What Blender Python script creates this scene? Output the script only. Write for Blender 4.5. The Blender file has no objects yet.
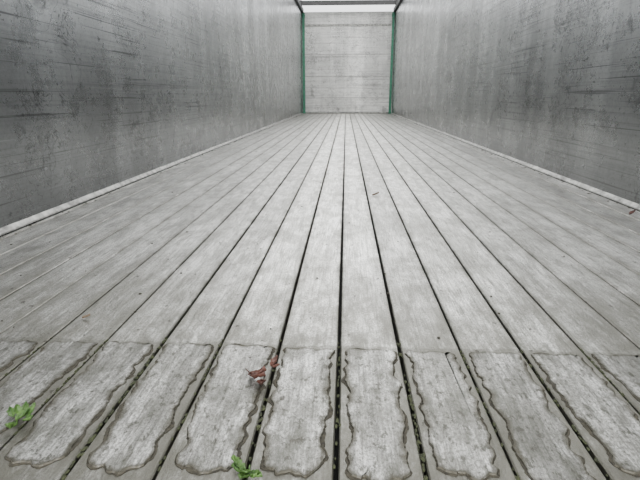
import bpy, bmesh, math, random
from mathutils import Vector, Matrix, noise
random.seed(7)
S = bpy.context.scene
H_CAM = 0.468
XL, XR = -1.215, 1.272
Y0, Y1 = -0.25, 13.9
WALL_H = 2.58
PITCH = 0.1165
SEAM0 = -0.006

# ---------------------------------------------------------------- node helpers
def mat(name):
    m = bpy.data.materials.new(name); m.use_nodes = True
    nt = m.node_tree
    b = nt.nodes['Principled BSDF']
    return m, nt, b
def N(nt, t, **kw):
    n = nt.nodes.new(t)
    for k, v in kw.items(): setattr(n, k, v)
    return n
def L(nt, a, b): nt.links.new(a, b)
def setin(nt, sock, v):
    if isinstance(v, bpy.types.NodeSocket): nt.links.new(v, sock)
    else: sock.default_value = v
def math_(nt, op, a, b=0.0, c=0.0, clamp=False):
    n = N(nt, 'ShaderNodeMath', operation=op); n.use_clamp = clamp
    setin(nt, n.inputs[0], a); setin(nt, n.inputs[1], b); setin(nt, n.inputs[2], c)
    return n.outputs[0]
def mapr(nt, v, a, b, c, d, smooth=False):
    n = N(nt, 'ShaderNodeMapRange'); n.clamp = True
    if smooth: n.interpolation_type = 'SMOOTHSTEP'
    setin(nt, n.inputs[0], v)
    for i, x in enumerate((a, b, c, d)): n.inputs[i+1].default_value = x
    return n.outputs[0]
def coords(nt, scale=(1,1,1), loc=(0,0,0), rot=(0,0,0)):
    g = N(nt, 'ShaderNodeNewGeometry')
    m = N(nt, 'ShaderNodeMapping'); m.inputs['Scale'].default_value = scale; m.inputs['Location'].default_value = loc
    m.inputs['Rotation'].default_value = rot
    L(nt, g.outputs['Position'], m.inputs['Vector']); return m.outputs[0]
def noise_(nt, vec, scale, detail=4, rough=0.55, dist=0.0):
    n = N(nt, 'ShaderNodeTexNoise'); n.inputs['Scale'].default_value = scale
    n.inputs['Detail'].default_value = detail; n.inputs['Roughness'].default_value = rough
    n.inputs['Distortion'].default_value = dist
    L(nt, vec, n.inputs['Vector']); return n.outputs[0]
def mix(nt, f, a, b, blend='MIX'):
    n = N(nt, 'ShaderNodeMix', data_type='RGBA', blend_type=blend)
    setin(nt, n.inputs[0], f); setin(nt, n.inputs[6], a); setin(nt, n.inputs[7], b)
    return n.outputs[2]
def mulv(nt, col, v):
    tc = N(nt, 'ShaderNodeCombineXYZ')
    for i in range(3): L(nt, v, tc.inputs[i])
    return mix(nt, 1.0, col, tc.outputs[0], 'MULTIPLY')
def bump(nt, h, strength, dist, prev=None):
    n = N(nt, 'ShaderNodeBump'); n.inputs['Strength'].default_value = strength
    n.inputs['Distance'].default_value = dist; L(nt, h, n.inputs['Height'])
    if prev is not None: L(nt, prev, n.inputs['Normal'])
    return n.outputs[0]
def simple(name, col, rough=0.6, metal=0.0, var=0.25, scale=30):
    m, nt, b = mat(name)
    n = noise_(nt, coords(nt), scale, 5)
    dark = tuple(c*(1-var) for c in col)+(1,); lite = tuple(min(1, c*(1+var)) for c in col)+(1,)
    L(nt, mix(nt, mapr(nt, n, .3, .7, 0, 1), dark, lite), b.inputs['Base Color'])
    b.inputs['Roughness'].default_value = rough; b.inputs['Metallic'].default_value = metal
    return m

# ---------------------------------------------------------------- floor material
def floor_material(name, patch=False):
    m, nt, b = mat(name)
    g = N(nt, 'ShaderNodeNewGeometry'); sep = N(nt, 'ShaderNodeSeparateXYZ'); L(nt, g.outputs['Position'], sep.inputs[0])
    X, Y = sep.outputs[0], sep.outputs[1]
    big = noise_(nt, coords(nt, (1.6, 0.6, 1)), 1.6, 6, 0.65, .3)
    streak = noise_(nt, coords(nt, (34, 1.4, 1)), 1.0, 6, 0.7)
    blot = noise_(nt, coords(nt, (16, 2.6, 1), (3, 8, 0)), 1.0, 8, 0.72, .5)
    fine = noise_(nt, coords(nt, (190, 9, 1)), 1.0, 5, 0.75)
    mott = noise_(nt, coords(nt, (12, 6, 1)), 1.6, 10, 0.75, 0.4)
    grain = noise_(nt, coords(nt, (260, 170, 1)), 1.0, 5, 0.8)
    stain = noise_(nt, coords(nt, (3.0, 2.2, 1), (11, 3, 0)), 1.0, 10, .74, 1.0)
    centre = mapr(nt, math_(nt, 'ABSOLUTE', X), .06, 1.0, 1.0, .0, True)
    col = mix(nt, mapr(nt, streak, .3, .68, 0, 1), (.50,.50,.47,1), (.92,.915,.88,1))
    col = mix(nt, mapr(nt, big, .35, .65, 0, .5), col, (.94,.935,.90,1))
    col = mix(nt, mapr(nt, mott, .46, .60, 0, .64), col, (.27,.268,.24,1))
    col = mix(nt, mapr(nt, blot, .50, .58, 0, .58), col, (.20,.198,.175,1))
    col = mix(nt, mapr(nt, stain, .51, .56, 0, .42), col, (.20,.196,.17,1))
    ring = mapr(nt, math_(nt, 'ABSOLUTE', math_(nt, 'SUBTRACT', stain, .505)), 0, .006, .38, 0)
    col = mix(nt, ring, col, (.10,.095,.08,1))
    col = mix(nt, mapr(nt, fine, .46, .64, 0, .74), col, (.11,.108,.095,1))
    col = mix(nt, mapr(nt, grain, .46, .59, 0, .72), col, (.095,.093,.08,1))
    col = mulv(nt, col, mapr(nt, centre, 0, 1, .74, 1.35))  # worn middle, plus its bright sheen and darker sides painted into the colour
    at = N(nt, 'ShaderNodeAttribute'); at.attribute_name = 'tone'
    col = mulv(nt, col, mapr(nt, at.outputs['Fac'], 0, 1, .78, 1.10))
    ph = math_(nt, 'FRACT', math_(nt, 'DIVIDE', math_(nt, 'SUBTRACT', X, SEAM0-PITCH*40), PITCH))
    dist = math_(nt, 'MULTIPLY', math_(nt, 'MINIMUM', ph, math_(nt, 'SUBTRACT', 1.0, ph)), PITCH)
    wob = noise_(nt, coords(nt, (14, 9, 1), (3, 1, 0)), 1.0, 8, .75)
    if not patch:
        e2 = math_(nt, 'SUBTRACT', dist, mapr(nt, wob, .35, .7, 0.0, .034))
        col = mix(nt, mapr(nt, e2, -.010, .012, .42, 0), col, (.15,.145,.12,1))
        edge = math_(nt, 'SUBTRACT', dist, mapr(nt, wob, .35, .75, 0.0, .013))
        col = mix(nt, mapr(nt, edge, -.004, .004, .78, 0), col, (.055,.053,.04,1))
    wl = mapr(nt, wob, .2, .8, -.014, .014)
    Yw = math_(nt, 'ADD', Y, wl)
    dn = noise_(nt, coords(nt, (26, 10, 1), (9, 4, 0)), 1.0, 9, .75)
    if patch:
        col = mulv(nt, col, math_(nt, 'MULTIPLY', mapr(nt, streak, .3, .7, .55, .86), 1.0))
        col = mix(nt, mapr(nt, dn, .44, .58, .0, .70), col, (.11,.11,.092,1))
        sp0 = noise_(nt, coords(nt, (75, 40, 1)), 1.0, 6, .75)
        col = mix(nt, mapr(nt, sp0, .54, .60, 0, .8), col, (.055,.053,.04,1))
        chat = noise_(nt, coords(nt, (10, 190, 1)), 1.0, 3, .6)
        col = mix(nt, mapr(nt, chat, .56, .70, 0, .25), col, (.12,.12,.105,1))
        rm = N(nt, 'ShaderNodeAttribute'); rm.attribute_name = 'rimd'
        ra = mapr(nt, math_(nt, 'ADD', rm.outputs['Fac'], mapr(nt, dn, .3, .7, -.5, .5)), .15, .95, 0, .92)
        col = mix(nt, ra, col, (.055,.050,.035,1))
    else:
        near = mapr(nt, Yw, .832, .842, 1, 0)
        amt = math_(nt, 'MULTIPLY', near, mapr(nt, dn, .36, .60, .40, .95))
        col = mix(nt, amt, col, (.070,.067,.048,1))
        line = mapr(nt, math_(nt, 'ABSOLUTE', math_(nt, 'SUBTRACT', Yw, .838)), 0, .005, .8, 0)
        line = math_(nt, 'MULTIPLY', line, mapr(nt, dn, .42, .54, .1, 1))
        col = mix(nt, line, col, (.03,.03,.022,1))
        halo = math_(nt, 'MULTIPLY', mapr(nt, Y, .84, 1.50, .92, 0, True), mapr(nt, dn, .38, .60, .2, 1))
        col = mix(nt, halo, col, (.13,.127,.105,1))
    sp = noise_(nt, coords(nt, (60, 40, 1), (5, 5, 0)), 1.0, 3, .5)
    col = mix(nt, mapr(nt, sp, .67, .71, 0, .85), col, (.04,.035,.025,1))
    for r, o_ in ((.5, 1), (-.9, 7)):
        sc = noise_(nt, coords(nt, (3, 150, 1), (o_, 0, 0), (0, 0, r)), 1.0, 3, .5)
        col = mix(nt, mapr(nt, sc, .68, .71, 0, .3), col, (.16,.16,.145,1))
    L(nt, col, b.inputs['Base Color'])
    b.inputs['Metallic'].default_value = 0.7
    L(nt, mapr(nt, mott, .3, .7, .27, .46), b.inputs['Roughness'])
    rib = N(nt, 'ShaderNodeTexWave', bands_direction='X'); rib.inputs['Scale'].default_value = 16
    L(nt, coords(nt), rib.inputs['Vector'])
    bn = bump(nt, rib.outputs['Fac'], .12, .001)
    bn = bump(nt, fine, .5, .0016, bn)
    bn = bump(nt, mott, .6, .006, bn)
    bn = bump(nt, grain, .35, .0012, bn)
    L(nt, bn, b.inputs['Normal'])
    return m
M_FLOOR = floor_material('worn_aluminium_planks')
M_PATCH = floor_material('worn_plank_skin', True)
M_DIRT = simple('packed_dirt', (.035,.031,.021), .95, 0, .6, 120)
M_SUB = simple('dark_under_floor', (.008,.008,.006), .95, 0, .4, 20)

# ---------------------------------------------------------------- wall material
def wall_material(name, base=(.30,.305,.31), metal=.75, off=0, rough=(.26, .44), fade=True, k=1.0):
    m, nt, b = mat(name)
    g = N(nt, 'ShaderNodeNewGeometry'); sep = N(nt, 'ShaderNodeSeparateXYZ'); L(nt, g.outputs['Position'], sep.inputs[0])
    Z = sep.outputs[2]
    c0 = (lambda s, l=(0,0,0), r=(0,0,0): coords(nt, (s[0], s[0], s[1]), (l[0]+off, l[1]+off, l[2]), r))
    cloud = noise_(nt, c0((.55, .8)), 1.3, 4, .5, .5)
    drip = noise_(nt, c0((3.2, .25)), 1.0, 5, .55)
    horiz = noise_(nt, c0((.35, 60)), 1.0, 7, .7)
    scr = noise_(nt, c0((.9, 110), (4, 4, 0)), 1.0, 4, .6)
    mott = noise_(nt, c0((5, 6)), 1.0, 12, .8)
    grain = noise_(nt, c0((60, 60)), 1.0, 6, .8)
    spat = noise_(nt, c0((20, 26), (1, 2, 3)), 1.0, 5, .7)
    d = lambda q: tuple(min(1, x*q) for x in base)+(1,)
    col = mix(nt, mapr(nt, cloud, .36, .62, 0, 1), d(.80), d(1.20))
    col = mix(nt, mapr(nt, drip, .45, .64, 0, .60), col, d(1.8))
    col = mix(nt, mapr(nt, horiz, .5, .66, 0, .45), col, d(.45))
    col = mix(nt, mapr(nt, mott, .50, .66, 0, .32*k), col, d(.40))
    col = mix(nt, mapr(nt, grain, .48, .64, 0, .32), col, d(.35))
    col = mix(nt, mapr(nt, scr, .60, .63, 0, .75), col, d(.20))
    lsc = noise_(nt, c0((.9, 90), (9, 4, 6)), 1.0, 3, .5)
    col = mix(nt, mapr(nt, lsc, .66, .69, 0, .35), col, d(2.1))
    col = mix(nt, mapr(nt, spat, .63, .67, 0, .75), col, d(.18))
    for o2, th_ in ((0, .50), (6, .47), (13, .52)):
        w = noise_(nt, c0((3.6, 3.6), (2+o2, 2, 5)), 1.0, 4, .55, 2.6)
        ring = mapr(nt, math_(nt, 'ABSOLUTE', math_(nt, 'SUBTRACT', w, th_)), 0, .013, 1, 0)
        mask = mapr(nt, noise_(nt, c0((1.5, 1.8), (7+o2, 1, 2)), 1.0, 2), .51, .58, 0, .85)
        col = mix(nt, math_(nt, 'MULTIPLY', ring, mask), col, d(.14))
    rub = noise_(nt, c0((2.6, 2.2), (3, 9, 1)), 1.0, 9, .68, .6)
    col = mix(nt, mapr(nt, rub, .60, .66, 0, .65), col, d(.30))
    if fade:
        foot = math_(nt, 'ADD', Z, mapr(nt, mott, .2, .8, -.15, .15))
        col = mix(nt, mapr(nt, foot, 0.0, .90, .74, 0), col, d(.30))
    L(nt, col, b.inputs['Base Color'])
    b.inputs['Metallic'].default_value = metal
    L(nt, mapr(nt, mott, .35, .65, rough[0], rough[1]), b.inputs['Roughness'])
    bn = bump(nt, cloud, .4, .03)
    bn = bump(nt, drip, .3, .01, bn)
    bn = bump(nt, mott, .08, .002, bn)
    bn = bump(nt, horiz, .25, .001, bn)
    L(nt, bn, b.inputs['Normal'])
    return m
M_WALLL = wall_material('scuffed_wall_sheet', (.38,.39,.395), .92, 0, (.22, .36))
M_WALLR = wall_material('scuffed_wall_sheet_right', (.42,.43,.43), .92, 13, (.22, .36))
M_BACK = wall_material('front_bulkhead_sheet', (.50,.50,.48), .4, 5, (.4, .6), False, 2.2)
M_ALU = simple('aluminium_trim', (.24,.24,.225), .5, .6, .6, 25)
M_RAIL = simple('dull_rail_metal', (.030,.030,.030), .7, .1, .3, 12)
M_BEAD = simple('grimy_joint_bead', (.27,.27,.26), .6, .3, .4, 12)
M_GREEN = simple('green_painted_post', (.020,.12,.07), .5, 0, .45, 18)
M_TARP = simple('folded_tarpaulin', (.62,.63,.62), .6, 0, .2, 8)

# ---------------------------------------------------------------- geometry helpers
def box(bm, x0, x1, y0, y1, z0, z1):
    vs = [bm.verts.new(p) for p in ((x0,y0,z0),(x1,y0,z0),(x1,y1,z0),(x0,y1,z0),(x0,y0,z1),(x1,y0,z1),(x1,y1,z1),(x0,y1,z1))]
    fs = [bm.faces.new([vs[i] for i in q]) for q in ((3,2,1,0),(4,5,6,7),(0,1,5,4),(1,2,6,5),(2,3,7,6),(3,0,4,7))]
    return vs, fs
def tube(bm, a, b_, r, seg=12):
    a, b_ = Vector(a), Vector(b_); d = (b_-a)
    mtx = Matrix.Translation((a+b_)/2) @ d.to_track_quat('Z', 'Y').to_matrix().to_4x4()
    bmesh.ops.create_cone(bm, cap_ends=True, segments=seg, radius1=r, radius2=r, depth=d.length, matrix=mtx)
def finish(bm, name, mats, smooth=False, parent=None):
    me = bpy.data.meshes.new(name); bm.normal_update(); bm.to_mesh(me); bm.free()
    o = bpy.data.objects.new(name, me); S.collection.objects.link(o)
    for m in (mats if isinstance(mats, (list, tuple)) else [mats]): me.materials.append(m)
    if smooth:
        for p in me.polygons: p.use_smooth = True
    if parent: o.parent = parent
    return o
def bevel(o, w, seg=2):
    md = o.modifiers.new('bevel', 'BEVEL'); md.width = w; md.segments = seg; md.limit_method = 'ANGLE'

# ---------------------------------------------------------------- floor (interlocking planks)
bm = bmesh.new()
lay = bm.verts.layers.float.new('tone')
edges = [XL+.022] + [SEAM0 + k*PITCH for k in range(-10, 11)] + [XR-.020]
gaps = {}
for i in range(len(edges)):
    gaps[i] = random.choice([.0040, .0048, .0034, .0044])
for i, e in enumerate(edges):
    k = i-11
    if k in (0, -3, 1, 3, -1): gaps[i] = .0060
NSEG = 60
for i in range(len(edges)-1):
    x0 = edges[i] + gaps[i]/2; x1 = edges[i+1] - gaps[i+1]/2
    if x1-x0 < .012: continue
    t = random.random(); dz = random.uniform(-.0010, .0)
    c = .0020
    prof = [(x0, -.028), (x0, -c), (x0+c, 0), ((x0+x1)/2, -.0004), (x1-c, 0), (x1, -c), (x1, -.028)]
    rows = []; sd = random.uniform(0, 99)
    for s in range(NSEG+1):
        y = Y0 + (Y1-Y0)*(s/NSEG)**1.6
        jx = .0009*noise.noise(Vector((y*1.3, sd, 0)))
        row = []
        for (x, z) in prof:
            v = bm.verts.new((x+jx, y, z+dz)); v[lay] = t; row.append(v)
        rows.append(row)
    for s in range(NSEG):
        for j in range(len(prof)-1):
            bm.faces.new((rows[s][j], rows[s][j+1], rows[s+1][j+1], rows[s+1][j]))
    bm.faces.new(rows[0]); bm.faces.new(rows[-1][::-1])
bmesh.ops.recalc_face_normals(bm, faces=bm.faces)
_, fs = box(bm, XL, XR, Y0, Y1, -.06, -.028)
for f in fs: f.material_index = 1
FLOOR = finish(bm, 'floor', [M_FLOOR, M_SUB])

# ---------------------------------------------------------------- worn ragged skin patches at plank ends
def outline(k):
    rnd = random.Random(100+k)
    x0 = SEAM0 + k*PITCH + .004; x1 = SEAM0 + (k+1)*PITCH - .004
    x0 = max(x0, XL+.03); x1 = min(x1, XR-.03)
    ya = .512 + rnd.uniform(-.016, .016); yb = .829 + rnd.uniform(-.005, .003)
    la, lb = rnd.uniform(.004, .010), rnd.uniform(.001, .005)
    ra, rb = rnd.uniform(.004, .012), rnd.uniform(.000, .004)
    ph = [rnd.uniform(0, 6.3) for _ in range(8)]
    n = 90; pts = []
    def wav(t, p, q):
        v = .5+.5*math.sin(t*15+p+1.9*math.sin(t*6+q))
        a = .5+.5*math.sin(t*4.3+q*2)
        return .010*(v**.7)*(.35+.65*a) + .0032*(.5+.5*math.sin(t*41+q+2*math.sin(t*9))) + .004*noise.noise(Vector((t*22, p*3, k))) + .0022*noise.noise(Vector((t*70, p*3, k)))
    def corner(y):
        rc = max(0, .018-(y-ya)); rc2 = max(0, .010-(yb-y)); r = 0
        if rc: r += .018-math.sqrt(max(0, .018**2-rc**2))
        if rc2: r += .010-math.sqrt(max(0, .010**2-rc2**2))
        return r
    for i in range(n):
        t = i/n; y = ya+(yb-ya)*t
        pts.append((x0 + max(0, la+(lb-la)*t + wav(t, ph[0], ph[1])) + corner(y), y))
    m = 24
    xe = x1-rb-.012
    for i in range(m):
        t = i/m; xa = pts[n-1][0]; pts.append((xa+.001+(xe-xa)*t, yb + .0022*math.sin(t*11+ph[4]) + .002*noise.noise(Vector((t*9, k, 2)))))
    for i in range(n):
        t = 1-i/n; y = ya+(yb-ya)*t
        pts.append((x1 - max(0, ra+(rb-ra)*t + wav(t, ph[2], ph[3])) - corner(y), y))
    xa, xb = pts[-1][0], pts[0][0]
    for i in range(1, m):
        t = i/m; pts.append((xa+(xb-xa)*t, ya - .006*math.sin(t*math.pi) + .004*math.sin(t*9+ph[5]) + .004*noise.noise(Vector((t*7, k, 5)))))
    return pts
def offset(pts, fn, w=2):
    out = []; n = len(pts)
    for i in range(n):
        a = Vector(pts[(i-w) % n]); b_ = Vector(pts[(i+w) % n]); t = (b_-a)
        if t.length < 1e-6: out.append(pts[i]); continue
        t.normalize(); nrm = Vector((-t.y, t.x))
        d = fn(i); p = Vector(pts[i]) + nrm*d; out.append((p.x, p.y))
    return out
def slab(bm, pts, z0, z1, inner=.0, mi=0, tone=.5, lay=None, rl=None, ring=0):
    n = len(pts)
    bot = [bm.verts.new((x, y, z0)) for x, y in pts]
    ins = offset(pts, lambda i: -inner)
    top = [bm.verts.new((x, y, z1)) for x, y in ins]
    for v in bot+top: v[lay] = tone; v[rl] = 1.0
    for i in range(n):
        f = bm.faces.new((bot[i], bot[(i+1) % n], top[(i+1) % n], top[i])); f.material_index = mi
    if ring:
        inn = [bm.verts.new((x, y, z1)) for x, y in offset(pts, lambda i: -inner-ring, 6)]
        for v in inn: v[lay] = tone; v[rl] = 0.0
        for i in range(n):
            f = bm.faces.new((top[i], top[(i+1) % n], inn[(i+1) % n], inn[i])); f.material_index = mi
        top = inn
    f = bm.faces.new(top); f.material_index = mi
    bmesh.ops.triangulate(bm, faces=[f])
bm = bmesh.new(); lay = bm.verts.layers.float.new('tone'); rl = bm.verts.layers.float.new('rimd')
for k in range(-10, 11):
    pts = outline(k)
    if max(p[0] for p in pts)-min(p[0] for p in pts) < .03: continue
    rnd = random.Random(k+50); s = rnd.uniform(0, 50)
    rim = offset(pts, lambda i: .0006+.0080*max(0, noise.noise(Vector((pts[i][0]*38, pts[i][1]*38, s)))+.10))
    slab(bm, rim, -.002, .0004, .0004, 1, 0, lay, rl)
    slab(bm, pts, .0002, .0022, .0015, 0, rnd.uniform(.2, 1), lay, rl, .009)
bmesh.ops.recalc_face_normals(bm, faces=bm.faces)
finish(bm, 'plank_wear_patches', [M_PATCH, M_DIRT], False, FLOOR)

# ---------------------------------------------------------------- walls
bm = bmesh.new(); box(bm, XL-.04, XL, Y0, Y1, -.06, WALL_H); finish(bm, 'wall_left', M_WALLL)
bm = bmesh.new(); box(bm, XR, XR+.04, Y0, Y1, -.06, WALL_H); finish(bm, 'wall_right', M_WALLR)
bm = bmesh.new()
box(bm, XL-.04, XR+.04, Y1+.002, Y1+.05, -.06, 2.60)
for z in (.42, .98, 1.55):
    _, fs = box(bm, XL+.09, XR-.09, Y1-.003, Y1+.003, z-.008, z+.008)
    for f in fs: f.material_index = 1
_, fs = box(bm, XL+.09, XR-.09, Y1-.012, Y1+.003, 2.25, 2.30)
for f in fs: f.material_index = 2
o = finish(bm, 'wall_back', [M_BACK, M_BEAD, M_ALU])

def strip(name, xw, sgn):
    bm = bmesh.new()
    prof = [(xw, .0), (xw, .020), (xw-sgn*.004, .021), (xw-sgn*.016, .006), (xw-sgn*.018, .001)]
    rows = [[bm.verts.new((x, y, z)) for x, z in prof] for y in (Y0, Y1)]
    n = len(prof)
    for j in range(n):
        bm.faces.new((rows[0][j], rows[0][(j+1) % n], rows[1][(j+1) % n], rows[1][j]))
    bm.faces.new(rows[0]); bm.faces.new(rows[1][::-1])
    bmesh.ops.recalc_face_normals(bm, faces=bm.faces)
    return finish(bm, name, M_ALU)
strip('baseboard_left', XL, -1); strip('baseboard_right', XR, 1)
bm = bmesh.new(); box(bm, XL+.08, XR-.08, Y1-.03, Y1, .001, .05); bevel(finish(bm, 'baseboard_back', M_ALU), .006)

# top rails
for nm, xa, xb in (('trim_1', XL-.06, XL+.06), ('trim_2', XR-.06, XR+.06)):
    bm = bmesh.new(); box(bm, xa, xb, Y0, Y1+.05, WALL_H, WALL_H+.10); bevel(finish(bm, nm, M_RAIL), .01)

# green corner posts
for x in (XL+.055, XR-.055):
    bm = bmesh.new()
    box(bm, x-.032, x+.032, Y1-.07, Y1-.012, .001, 2.57)
    box(bm, x-.042, x+.042, Y1-.08, Y1-.01, 2.46, 2.53)
    box(bm, x-.042, x+.042, Y1-.08, Y1-.01, .001, .04)
    bevel(finish(bm, 'green_corner_post', M_GREEN), .006)

# roof bows, with end brackets
for y, z, h in ((13.5, 2.75, .055), (12.3, 2.80, .04), (9.6, 2.80, .04), (5.5, 2.80, .04)):
    bm = bmesh.new()
    box(bm, XL, XR, y-.025, y+.025, z-h, z+h)
    for x in (XL, XR):
        box(bm, x-.05, x+.05, y-.06, y+.06, WALL_H+.10, z+h+.01)
    bevel(finish(bm, 'roof_bow', M_RAIL), .006)
# folded roof tarpaulin bunched above the front bow
bm = bmesh.new()
nx, ny = 60, 40
grid = []
for i in range(nx+1):
    r = []
    for j in range(ny+1):
        u = i/nx; v = j/ny
        x = XL+.02+(XR-XL-.04)*u
        y = 13.45+.42*v
        z = 2.96 + .03*math.sin(v*math.pi*2*4.5) - .03*math.sin(u*math.pi) + .03*noise.noise(Vector((x*4, y*8, 0)))
        r.append(bm.verts.new((x, y, z)))
    grid.append(r)
for i in range(nx):
    for j in range(ny):
        bm.faces.new((grid[i][j], grid[i+1][j], grid[i+1][j+1], grid[i][j+1]))
o = finish(bm, 'folded_roof_tarpaulin', M_TARP, True)
sd = o.modifiers.new('thick', 'SOLIDIFY'); sd.thickness = .006
# unseen roof section, added to shade the near floor and walls
bm = bmesh.new(); box(bm, XL-.06, XR+.06, Y0, 2.2, WALL_H+.10, WALL_H+.16)
for x in (-.8, -.4, 0, .4, .8): box(bm, x-.02, x+.02, Y0, 2.2, WALL_H+.07, WALL_H+.10)
bevel(finish(bm, 'added_shade_roof', M_BEAD), .008)

# ---------------------------------------------------------------- leaves
def leaf_mat(name, c1, c2, rough=.55):
    m, nt, b = mat(name)
    n = noise_(nt, coords(nt), 90, 5, .6)
    L(nt, mix(nt, mapr(nt, n, .35, .65, 0, 1), c1+(1,), c2+(1,)), b.inputs['Base Color'])
    b.inputs['Roughness'].default_value = rough
    return m
M_LG = leaf_mat('green_leaf', (.025,.070,.010), (.085,.17,.035))
M_LB = leaf_mat('dead_leaf', (.030,.012,.009), (.11,.042,.028))
M_LT = leaf_mat('tan_leaf', (.10,.07,.045), (.19,.14,.09))
def leaf_blade(bm, base, ang, ln, wd, curl, z, ragged=.15, tilt=.1, seed=0):
    rnd = random.Random(seed); n = 14; cols = 4
    M = Matrix.Translation((base[0], base[1], z)) @ Matrix.Rotation(ang, 4, 'Z') @ Matrix.Rotation(-tilt, 4, 'Y')
    rows = []
    for i in range(n+1):
        t = i/n
        w = wd*(math.sin(math.pi*t**.75)**.8 if 0 < t < 1 else 0.02)*(1+ragged*(rnd.random()-.5)*2)
        r = []
        for j in range(-cols, cols+1):
            s = j/cols
            zc = curl*ln*(s*s*.35 + .5*t*t*.6) + .0006*math.sin(t*25+s*3)
            r.append(bm.verts.new(M @ Vector((t*ln, s*w/2, zc))))
        rows.append(r)
    for i in range(n):
        for j in range(2*cols):
            bm.faces.new((rows[i][j], rows[i][j+1], rows[i+1][j+1], rows[i+1][j]))
def leaf(name, blades, m, stem=None):
    bm = bmesh.new()
    for q in blades: leaf_blade(bm, *q)
    if stem: tube(bm, stem[0], stem[1], .0009, 6)
    o = finish(bm, name, m, True)
    sd = o.modifiers.new('thick', 'SOLIDIFY'); sd.thickness = .0006
    return o
Z = .0034
leaf('dry_leaf', [((-.158,.722), -.7, .044, .022, .5, Z, .35, .25, 1), ((-.150,.712), -.1, .030, .015, .8, Z, .3, .5, 2), ((-.136,.705), -1.4, .024, .015, .6, Z, .3, .2, 3)], M_LB, ((-.156,.726,Z), (-.170,.738,Z+.004)))
leaf('dry_leaf', [((-.127,.752), .9, .022, .012, .7, Z, .3, .4, 4), ((-.124,.75), .1, .014, .009, .6, Z, .3, .2, 5)], M_LB)
def weed(name, cx, cy, z, n, r, seed):
    rd = random.Random(seed); bl = []
    for i in range(n):
        a = rd.uniform(0, 6.28); d = rd.uniform(0, r)
        bl.append(((cx+d*math.cos(a), cy+d*math.sin(a)), a+rd.uniform(-.7, .7), rd.uniform(.014, .026), rd.uniform(.008, .014), rd.uniform(.2, .8), z+rd.uniform(0, .006), .35, rd.uniform(0, .7), seed*50+i))
    return leaf(name, bl, M_LG, ((cx, cy, -.004), (cx+.004, cy+.003, z+.012)))
weed('weed_sprout', -.484, .582, .003, 13, .022, 1)
weed('weed_sprout', -.120, .498, .003, 9, .008, 2)
leaf('dry_leaf', [((1.165,1.975), .3, .032, .016, .6, .002, .3, .3, 14)], M_LB)
leaf('dry_leaf', [((.135,2.32), .1, .035, .010, .6, .001, .3, .2, 15)], M_LT)
leaf('dry_leaf', [((-.57,.93), .1, .020, .008, .6, .001, .3, .2, 17)], M_LT)

# crumbs of dirt scattered on the floor: one mass
bm = bmesh.new()
spots = [(-.07,1.2,.003), (.36,1.1,.003)]
rnd = random.Random(3)
for _ in range(110):
    y = .88 + 8*rnd.random()**2.2; x = rnd.uniform(XL+.05, XR-.05)
    spots.append((x, y, rnd.uniform(.0008, .0022)*(1+.25*y)))
for _ in range(300):
    y = .88 + 12*rnd.random()**1.5; s = rnd.choice((-1, 1))
    x = (XL+.028+abs(rnd.gauss(0, .025))) if s < 0 else (XR-.028-abs(rnd.gauss(0, .025)))
    spots.append((x, y, rnd.uniform(.001, .003)*(1+.2*y)))
for x, y, r in spots:
    res = bmesh.ops.create_icosphere(bm, subdivisions=1, radius=r)
    sx, sy = rnd.uniform(.7, 1.7), rnd.uniform(.7, 1.7)
    for v in res['verts']:
        v.co = Vector((x+v.co.x*sx*(1+.3*rnd.random()), y+v.co.y*sy, r*.35+v.co.z*.5))
finish(bm, 'dirt_crumbs', M_DIRT)

# moss growing in the seams near the doors
M_MOSS = leaf_mat('moss', (.015,.018,.008), (.045,.052,.02), .95)
bm = bmesh.new()
for k in range(-7, 8):
    dens = {-3: 90, 4: 80, 1: 70, -1: 40, -4: 60, 2: 40}.get(k, 36)
    for _ in range(dens):
        y = rnd.uniform(.45, .86); x = SEAM0+k*PITCH+rnd.gauss(0, .0018)
        r = rnd.uniform(.0010, .0026)
        res = bmesh.ops.create_icosphere(bm, subdivisions=1, radius=r)
        for v in res['verts']:
            v.co = Vector((x+v.co.x, y+v.co.y*2.2, -.0020+v.co.z*.9)) + Vector((rnd.uniform(-1,1), rnd.uniform(-1,1), rnd.uniform(-1,1)))*r*.25
finish(bm, 'moss_in_seams', M_MOSS, False, FLOOR)

# ---------------------------------------------------------------- overcast sky
w = bpy.data.worlds.new('overcast_sky'); S.world = w; w.use_nodes = True
nt = w.node_tree; bg = nt.nodes['Background']
tc = N(nt, 'ShaderNodeTexCoord'); sp = N(nt, 'ShaderNodeSeparateXYZ'); L(nt, tc.outputs['Generated'], sp.inputs[0])
cr = N(nt, 'ShaderNodeValToRGB'); L(nt, mapr(nt, sp.outputs[2], -1, 1, 0, 1), cr.inputs[0])
e = cr.color_ramp.elements; e[0].position = .0; e[0].color = (.05,.05,.045,1); e[1].position = 1; e[1].color = (1,1,1,1)
a = e.new(.50); a.color = (.05,.05,.045,1); a = e.new(.54); a.color = (.14,.145,.15,1); a = e.new(.585); a.color = (.42,.425,.43,1); a = e.new(.64); a.color = (.85,.855,.86,1)
L(nt, cr.outputs[0], bg.inputs['Color']); bg.inputs['Strength'].default_value = 7.0

# ---------------------------------------------------------------- camera
cam = bpy.data.cameras.new('camera'); co = bpy.data.objects.new('camera', cam); S.collection.objects.link(co)
co.location = (0, 0, H_CAM)
th = math.atan(144/480); psi = math.atan(26/480*math.cos(th))
co.rotation_euler = (math.pi/2-th, 0, psi)
cam.sensor_width = 36; cam.lens = 36*480/640; cam.clip_start = .02
S.camera = co
